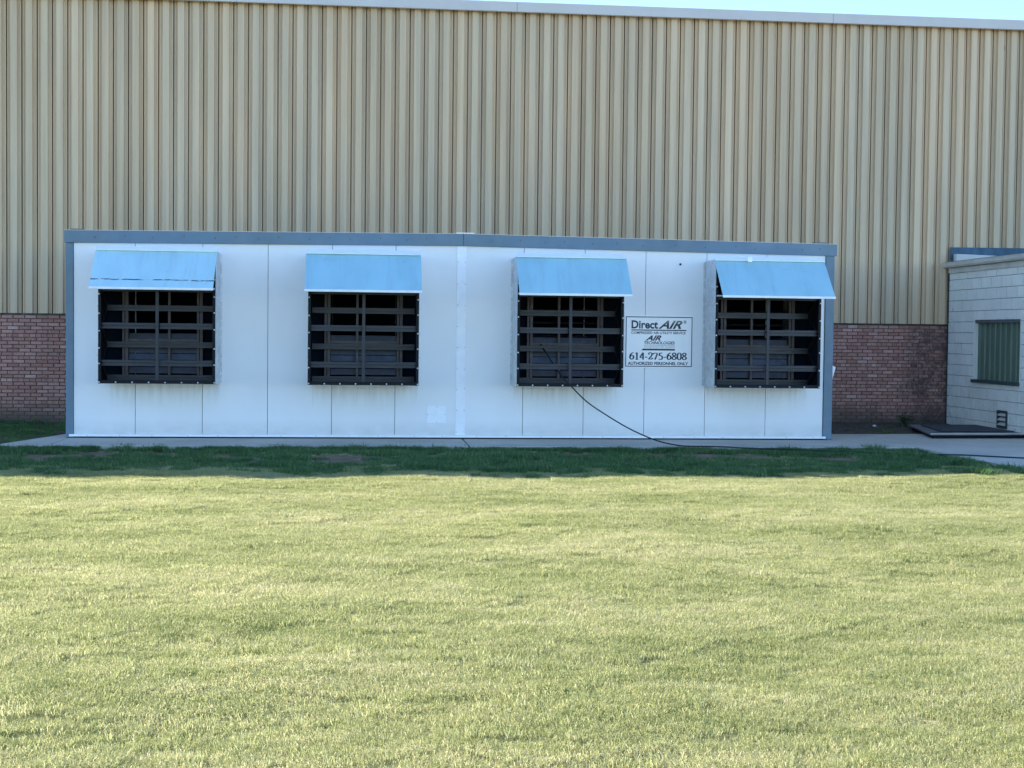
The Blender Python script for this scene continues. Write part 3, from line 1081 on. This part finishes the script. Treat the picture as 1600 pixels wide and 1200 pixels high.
text('Direct', 8.853, 9.288, 1.795, .130, M['ink'], 'lettering', 0, .030)
text('AIR', 9.292, 9.690, 1.795, .130, M['airink'], 'lettering', .45, .030)
text('®', 9.705, 9.755, 1.878, .05, M['ink2'], 'lettering', 0, .015)
MB().quad((8.853, yb, 1.758), (9.755, yb, 1.758), (9.755, yb, 1.775), (8.853, yb, 1.775)).build('rule_line', M['ink'], sign)
text('COMPRESSED AIR UTILITY SERVICE', 8.853, 9.742, 1.706, .040, M['ink'], 'lettering', 0, .022)
text('AIR', 9.085, 9.345, 1.601, .082, M['ink'], 'lettering', .45, .034)
text('TECHNOLOGIES', 9.062, 9.566, 1.541, .047, M['ink'], 'lettering', .12, .024)
MB().quad((9.064, yb, 1.521), (9.566, yb, 1.521), (9.566, yb, 1.526), (9.064, yb, 1.526)).build('rule_line', M['ink2'], sign)
text('Compressed Air Systems', 9.064, 9.566, 1.487, .026, M['ink2'], 'lettering')
MB().quad((9.018, yb, 1.440), (9.570, yb, 1.440), (9.570, yb, 1.468), (9.046, yb, 1.468)).build('tag_bar', M['ink'], sign)
m = MB()
xx = 9.08
while xx < 9.55:
    ww = random.uniform(.006, .012)
    if random.random() > .14:
        m.quad((xx, yb - .001, 1.449), (xx + ww, yb - .001, 1.449), (xx + ww, yb - .001, 1.4605), (xx, yb - .001, 1.4605))
    xx += ww + .008
stuff(m.build('bar_print', M['ink2'], sign))
text('AUTHORIZED PERSONNEL ONLY', 8.800, 9.790, 1.206, .050, M['ink'], 'lettering', 0, .032)


def crom(pts, n=8):
    out = []
    P = [pts[0]] + list(pts) + [pts[-1]]
    for i in range(1, len(P) - 2):
        p0, p1, p2, p3 = (np.array(P[i + k], float) for k in (-1, 0, 1, 2))
        for j in range(n):
            t_ = j / n
            out.append(.5 * ((2 * p1) + (-p0 + p2) * t_ + (2 * p0 - 5 * p1 + 4 * p2 - p3) * t_ ** 2 + (-p0 + 3 * p1 - 3 * p2 + p3) * t_ ** 3))
    out.append(np.array(P[-2], float))
    return out


# roman figures drawn with a broad pen: thick uprights, thin cross strokes (unit box 0..0.5 by 0..0.68)
GL = {
    '6': [[(.43, .66), (.27, .60), (.13, .45), (.08, .26), (.12, .09), (.25, .02), (.39, .10), (.43, .22), (.39, .35), (.27, .41), (.16, .36), (.10, .28)]],
    '1': [[(.26, .02), (.26, .66)], [(.11, .57), (.19, .60), (.26, .66)], [(.12, .015), (.40, .015)]],
    '4': [[(.36, .0), (.36, .66)], [(.35, .65), (.05, .20)], [(.04, .19), (.47, .19)]],
    '2': [[(.07, .48), (.12, .61), (.25, .66), (.38, .59), (.40, .47), (.32, .32), (.08, .04)], [(.06, .055), (.42, .055)], [(.42, .05), (.45, .17)]],
    '7': [[(.06, .62), (.45, .62)], [(.44, .61), (.20, .0)], [(.06, .62), (.05, .50)]],
    '5': [[(.17, .63), (.43, .63)], [(.17, .64), (.11, .38)], [(.11, .38), (.26, .40), (.39, .31), (.42, .19), (.36, .06), (.22, .01), (.08, .06)]],
    '8': [[(.25, .36), (.12, .45), (.10, .56), (.25, .66), (.40, .56), (.38, .46), (.25, .36), (.10, .25), (.07, .13), (.25, .01), (.43, .13), (.40, .24), (.25, .36)]],
    '0': [[(.25, .66), (.12, .58), (.07, .34), (.12, .10), (.25, .01), (.38, .10), (.43, .34), (.38, .58), (.25, .66)]],
    '-': [[(.04, .23), (.28, .23)]],
}
m = MB()
num = '614-275-6808'
adv = {'-': .33}
tot = sum(adv.get(ch, .5) for ch in num)
x = 8.822
sx_ = (9.768 - 8.822) / tot
szz = .112 / .66
lay = 0
for ch in num:
    for st in GL[ch]:
        p = crom(st) if len(st) > 2 else [np.array(st[0]), np.array(st[1])]
        L_, R_ = [], []
        for i in range(len(p)):
            d = p[min(i + 1, len(p) - 1)] - p[max(i - 1, 0)]
            d = d / (np.hypot(*d) + 1e-9)
            nn = np.array([-d[1], d[0]])
            hw = math.hypot(.078 * nn[0], .032 * nn[1])
            if ch == '-':
                hw = .04
            L_.append(p[i] + nn * hw)
            R_.append(p[i] - nn * hw)
        lay += 1
        yy = -.0113 - .00004 * (lay % 4)
        k = len(m.v)
        for l, r in zip(L_, R_):
            m.v += [(x + l[0] * sx_, yy, 1.291 + l[1] * szz), (x + r[0] * sx_, yy, 1.291 + r[1] * szz)]
        for i in range(len(p) - 1):
            m.f.append((k + 2 * i, k + 2 * i + 1, k + 2 * i + 3, k + 2 * i + 2))
    x += adv.get(ch, .5) * sx_
m.build('phone_number', M['ink'], sign)

# ------------------------------------------------------------------ cable
pts = [(7.368, -.15, 1.52), (7.47, -.32, 1.33), (7.567, -.48, 1.153), (7.68, -.66, .985), (7.751, -.74, .905), (7.98, -.90, .664), (8.256, -1.05, .467),
       (8.579, -1.2, .272), (8.85, -1.30, .145), (9.08, -1.40, .066), (9.36, -1.52, .02), (9.68, -1.62, .02), (10.02, -1.66, .015), (10.38, -1.74, .0), (10.9, -1.90, .0), (11.5, -2.15, -.005), (12.2, -2.45, -.005), (12.8, -2.74, .0), (13.15, -2.94, .012), (13.45, -3.16, .012), (13.85, -3.43, .012), (14.4, -3.75, .012), (15.2, -4.1, .012)]
cb = MB().tube([tuple(p) for p in crom(pts, 6)], .0105, 8).build('black_cable', M['cable'], smooth=True, origin=(9.3, -1.5, 0))
tag(cb, 'thin black cable hanging out of a hood, trailing over the grass and the walk', 'cable')

# ------------------------------------------------------------------ grass
def blades(name, m, n, size, h, hs, wd, lean, bias, dry=.0, seed=0):
    r = np.random.default_rng(seed)
    bx_, by_ = (r.random(n) - .5) * size, (r.random(n) - .5) * size
    hh = np.clip(r.normal(h, hs, n), h * .35, h * 2)
    ww = wd * (.6 + .8 * r.random(n))
    th = r.random(n) * 2 * np.pi
    dx, dy = np.cos(th), np.sin(th)
    ln = hh * lean * (.2 + 1.1 * r.random(n))
    lx = dx * ln + bias[0] * hh
    ly = dy * ln + bias[1] * hh
    ph = r.random(n) * 2 * np.pi
    px, py = np.cos(ph) * ww / 2, np.sin(ph) * ww / 2
    V = np.zeros((n, 5, 3))
    V[:, 0] = np.c_[bx_ - px, by_ - py, np.full(n, -.012)]
    V[:, 1] = np.c_[bx_ + px, by_ + py, np.full(n, -.012)]
    V[:, 2] = np.c_[bx_ + lx * .35 - px * .85, by_ + ly * .35 - py * .85, hh * .6]
    V[:, 3] = np.c_[bx_ + lx * .35 + px * .85, by_ + ly * .35 + py * .85, hh * .6]
    V[:, 4] = np.c_[bx_ + lx, by_ + ly, hh * (1 - .28 * np.clip(ln / hh, 0, 1.2))]
    me = bpy.data.meshes.new(name)
    F = []
    for i in range(n):
        k = 5 * i
        F.append((k, k + 1, k + 3, k + 2))
        F.append((k + 2, k + 3, k + 4))
    me.from_pydata(V.reshape(-1, 3).tolist(), [], F)
    tone = np.clip(r.normal(.5, .13, n), 0, 1)
    drym = r.random(n) < dry
    tone[drym] = np.clip(tone[drym] + .25, 0, 1)
    at = me.attributes.new('tone', 'FLOAT', 'POINT')
    at.data.foreach_set('value', np.repeat(tone, 5).astype(np.float32))
    me.materials.append(m)
    return me


M['grass'] = mat_grass('lawn_grass', [(0, (.16, .20, .065)), (.28, (.28, .315, .12)), (.5, (.42, .435, .185)), (.72, (.55, .53, .275)), (1, (.68, .62, .41))], 1.0, .56)
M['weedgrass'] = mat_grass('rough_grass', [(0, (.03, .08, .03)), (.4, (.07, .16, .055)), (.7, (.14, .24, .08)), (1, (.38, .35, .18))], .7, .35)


def patch_collection(name, meshes):
    c = bpy.data.collections.new(name)
    for i, me in enumerate(meshes):
        c.objects.link(bpy.data.objects.new('%s_%02d' % (name, i), me))
    return c


def scatter(name, pts, coll):
    """pts: list of (x,y,z,rotz,scale,index); instanced tufts as one object"""
    me = bpy.data.meshes.new(name)
    me.from_pydata([p[:3] for p in pts], [], [])
    a = me.attributes.new('rotv', 'FLOAT_VECTOR', 'POINT')
    a.data.foreach_set('vector', np.array([(p[6] if len(p) > 6 else 0, p[7] if len(p) > 7 else 0, p[3]) for p in pts], np.float32).ravel())
    a = me.attributes.new('scl', 'FLOAT', 'POINT')
    a.data.foreach_set('value', np.array([p[4] for p in pts], np.float32))
    a = me.attributes.new('idx', 'INT', 'POINT')
    a.data.foreach_set('value', np.array([p[5] for p in pts], np.int32))
    ob = bpy.data.objects.new(name, me)
    COL.objects.link(ob)
    ng = bpy.data.node_groups.new(name + '_nodes', 'GeometryNodeTree')
    ng.interface.new_socket('Geometry', in_out='INPUT', socket_type='NodeSocketGeometry')
    ng.interface.new_socket('Geometry', in_out='OUTPUT', socket_type='NodeSocketGeometry')
    gi = ng.nodes.new('NodeGroupInput')
    go = ng.nodes.new('NodeGroupOutput')
    ip = ng.nodes.new('GeometryNodeInstanceOnPoints')
    ci = ng.nodes.new('GeometryNodeCollectionInfo')
    ci.inputs['Collection'].default_value = coll
    ci.inputs['Separate Children'].default_value = True
    ci.inputs['Reset Children'].default_value = True

    def na(nm, t_):
        q_ = ng.nodes.new('GeometryNodeInputNamedAttribute')
        q_.data_type = t_
        q_.inputs['Name'].default_value = nm
        return q_.outputs['Attribute']
    ng.links.new(gi.outputs[0], ip.inputs['Points'])
    ng.links.new(ci.outputs[0], ip.inputs['Instance'])
    ip.inputs['Pick Instance'].default_value = True
    ng.links.new(na('idx', 'INT'), ip.inputs['Instance Index'])
    ng.links.new(na('rotv', 'FLOAT_VECTOR'), ip.inputs['Rotation'])
    ng.links.new(na('scl', 'FLOAT'), ip.inputs['Scale'])
    ng.links.new(ip.outputs[0], go.inputs[0])
    md = ob.modifiers.new('tufts', 'NODES')
    md.node_group = ng
    return stuff(ob)


def vnoise(seed):
    r = np.random.default_rng(seed)
    gdt = r.random((64, 64))

    def f(x, y):
        xi, yi = math.floor(x), math.floor(y)
        fx_, fy_ = x - xi, y - yi
        fx_, fy_ = fx_ * fx_ * (3 - 2 * fx_), fy_ * fy_ * (3 - 2 * fy_)
        g_ = lambda a_, b_: gdt[a_ % 64, b_ % 64]
        return (g_(xi, yi) * (1 - fx_) + g_(xi + 1, yi) * fx_) * (1 - fy_) + (g_(xi, yi + 1) * (1 - fx_) + g_(xi + 1, yi + 1) * fx_) * fy_
    return f


vn = vnoise(3)
vn2 = vnoise(8)
NB = 1450
lawn_patches = [blades('lawn_patch', M['grass'], NB, .37, .024 + .005 * (i % 3), .007, .0031, 1.45, (.22 + .08 * (i % 3), 0), .16 + .05 * (i % 3), i) for i in range(7)]
lawn_col = patch_collection('lawn_patch', lawn_patches)
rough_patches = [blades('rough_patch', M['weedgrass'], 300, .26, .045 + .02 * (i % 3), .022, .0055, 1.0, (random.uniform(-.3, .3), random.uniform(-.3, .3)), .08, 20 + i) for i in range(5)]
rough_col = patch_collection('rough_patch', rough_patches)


def in_view(x, y, margin):
    d = Vector((x, y, 0)) - CAM
    z = d.x * fwd.x + d.y * fwd.y
    s = d.x * rgt.x + d.y * rgt.y
    return z > 3.8 and abs(s) < z * .366 + margin


pts = []
rough = []
y = -18.6
STEP = .235
while y < -1.35:
    x = -8.0
    while x < X_PAVE - .02:
        px, py = x + random.uniform(-.07, .07), y + random.uniform(-.07, .07)
        x += STEP
        if px > X_PAVE - .15 + .04 * math.sin(py * 5) or not in_view(px, py, 1.6):
            continue
        z = gz(px, py)
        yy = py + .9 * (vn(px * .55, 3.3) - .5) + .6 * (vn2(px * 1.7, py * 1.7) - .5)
        pr_ = min(1, max(0, (yy + 5.55) / 1.2))  # real weeds by the slab, dark tone carried to the shadow edge as shade
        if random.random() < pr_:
            bare = vn(px * .9 + 7, py * 1.6 + 3) * .65 + vn2(px * 2.6, py * 3.1) * .35
            if bare > .59 and -4.2 < py < -1.75:
                continue
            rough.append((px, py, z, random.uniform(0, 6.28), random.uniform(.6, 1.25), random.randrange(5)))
            if random.random() < .35:
                pts.append((px, py, z, random.uniform(0, 6.28), random.uniform(.6, .9), random.randrange(7)))
        else:
            s = .88 + .28 * vn(px * 1.1, py * 1.9) + random.uniform(-.08, .08)
            pts.append((px, py, z, 5 * vn2(px * .35 + 5, py * .5) + random.uniform(-1.6, 1.6), s, random.randrange(7), random.uniform(-.06, .06), random.uniform(-.06, .06)))
    y += STEP
# ragged fringe on the slab edge, and behind the slab at the left
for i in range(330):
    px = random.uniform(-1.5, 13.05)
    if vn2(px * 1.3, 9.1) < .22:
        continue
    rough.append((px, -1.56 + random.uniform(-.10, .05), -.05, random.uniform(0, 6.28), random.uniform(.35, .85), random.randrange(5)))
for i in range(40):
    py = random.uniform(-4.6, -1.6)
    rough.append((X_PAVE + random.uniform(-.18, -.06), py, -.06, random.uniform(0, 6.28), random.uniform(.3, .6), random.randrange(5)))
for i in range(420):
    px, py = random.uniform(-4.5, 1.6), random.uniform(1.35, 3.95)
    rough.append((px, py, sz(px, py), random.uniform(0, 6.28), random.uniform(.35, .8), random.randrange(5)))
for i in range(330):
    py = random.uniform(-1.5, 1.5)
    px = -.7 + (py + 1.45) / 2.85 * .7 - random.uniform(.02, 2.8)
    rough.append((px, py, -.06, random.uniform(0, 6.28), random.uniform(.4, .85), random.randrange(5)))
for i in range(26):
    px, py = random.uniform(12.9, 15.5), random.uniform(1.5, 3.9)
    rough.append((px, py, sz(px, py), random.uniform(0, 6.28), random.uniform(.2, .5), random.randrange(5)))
g1 = scatter('lawn_grass', pts, lawn_col)
g1['label'] = 'short sunlit pale green mown grass of the lawn'
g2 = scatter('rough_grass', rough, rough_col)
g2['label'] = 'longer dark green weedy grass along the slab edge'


# ------------------------------------------------------------------ small plants and litter
def weed(name, loc, n, h, spread, leaf, label):
    e = empty(name, loc)
    tag(e, label, 'weed')
    st = MB()
    lf = MB()
    for i in range(n):
        a = random.uniform(0, 6.28)
        hh = h * random.uniform(.4, 1)
        rr = spread * random.uniform(.2, 1)
        tip = Vector((loc[0] + math.cos(a) * rr, loc[1] + math.sin(a) * rr, loc[2] + hh))
        midp = Vector((loc[0] + math.cos(a) * rr * .3, loc[1] + math.sin(a) * rr * .3, loc[2] + hh * .6))
        st.tube([loc, midp, tip], .003, 4)
        for j in range(6):
            t_ = random.uniform(.3, 1)
            p = midp.lerp(tip, (t_ - .3) / .7)
            b = random.uniform(0, 6.28)
            d = Vector((math.cos(b), math.sin(b), random.uniform(-.3, .5))).normalized()
            s_ = d.cross(Vector((0, 0, 1))).normalized()
            L_ = leaf * random.uniform(.6, 1.2)
            lf.quad(p, p + d * L_ * .5 + s_ * L_ * .28, p + d * L_ + Vector((0, 0, -.15 * L_)), p + d * L_ * .5 - s_ * L_ * .28)
    st.build('stems', M['leaf'], e)
    stuff(lf.build('leaves', M['leaf'], e))
    return e


weed('leafy_weed', (14.72, 3.15, 0), 26, .30, .34, .07, 'dark green leafy weed against the brick base by the platform')
weed('broad_weed', (12.35, -4.55, .0), 9, .12, .14, .06, 'small leafy weed at the edge of the sunlit grass near the walk')
ps = MB().hexa([(14.11, 3.18, .02), (14.17, 3.19, .02), (14.16, 3.22, .03), (14.10, 3.21, .025)],
               [(14.11, 3.18, .023), (14.17, 3.19, .024), (14.16, 3.22, .05), (14.10, 3.21, .04)]).build('paper_scrap', M['paper'], origin=(14.13, 3.2, .02))
tag(ps, 'tiny white paper scrap on the bare soil below the brick base', 'litter')
# a few crumbs of rubble and dead leaves on the soil bed
m = MB()
for i in range(260):
    px, py = random.uniform(12.3, 15.7), random.uniform(1.5, 3.95)
    s_ = random.uniform(.008, .028)
    z = sz(px, py)
    a = random.uniform(0, 3.14)
    c_, d_ = math.cos(a) * s_, math.sin(a) * s_
    m.hexa([(px - c_, py - d_, z - .01), (px + d_, py - c_, z - .01), (px + c_, py + d_, z - .01), (px - d_, py + c_, z - .01)],
           [(px - c_ * .6, py - d_ * .7, z + s_ * .7), (px + d_ * .7, py - c_ * .6, z + s_), (px + c_ * .6, py + d_ * .6, z + s_ * .8), (px - d_ * .6, py + c_ * .7, z + s_ * .6)])
st = stuff(m.build('soil_crumbs', M['soil']))
st['label'] = 'loose crumbs of soil and debris below the brick base'
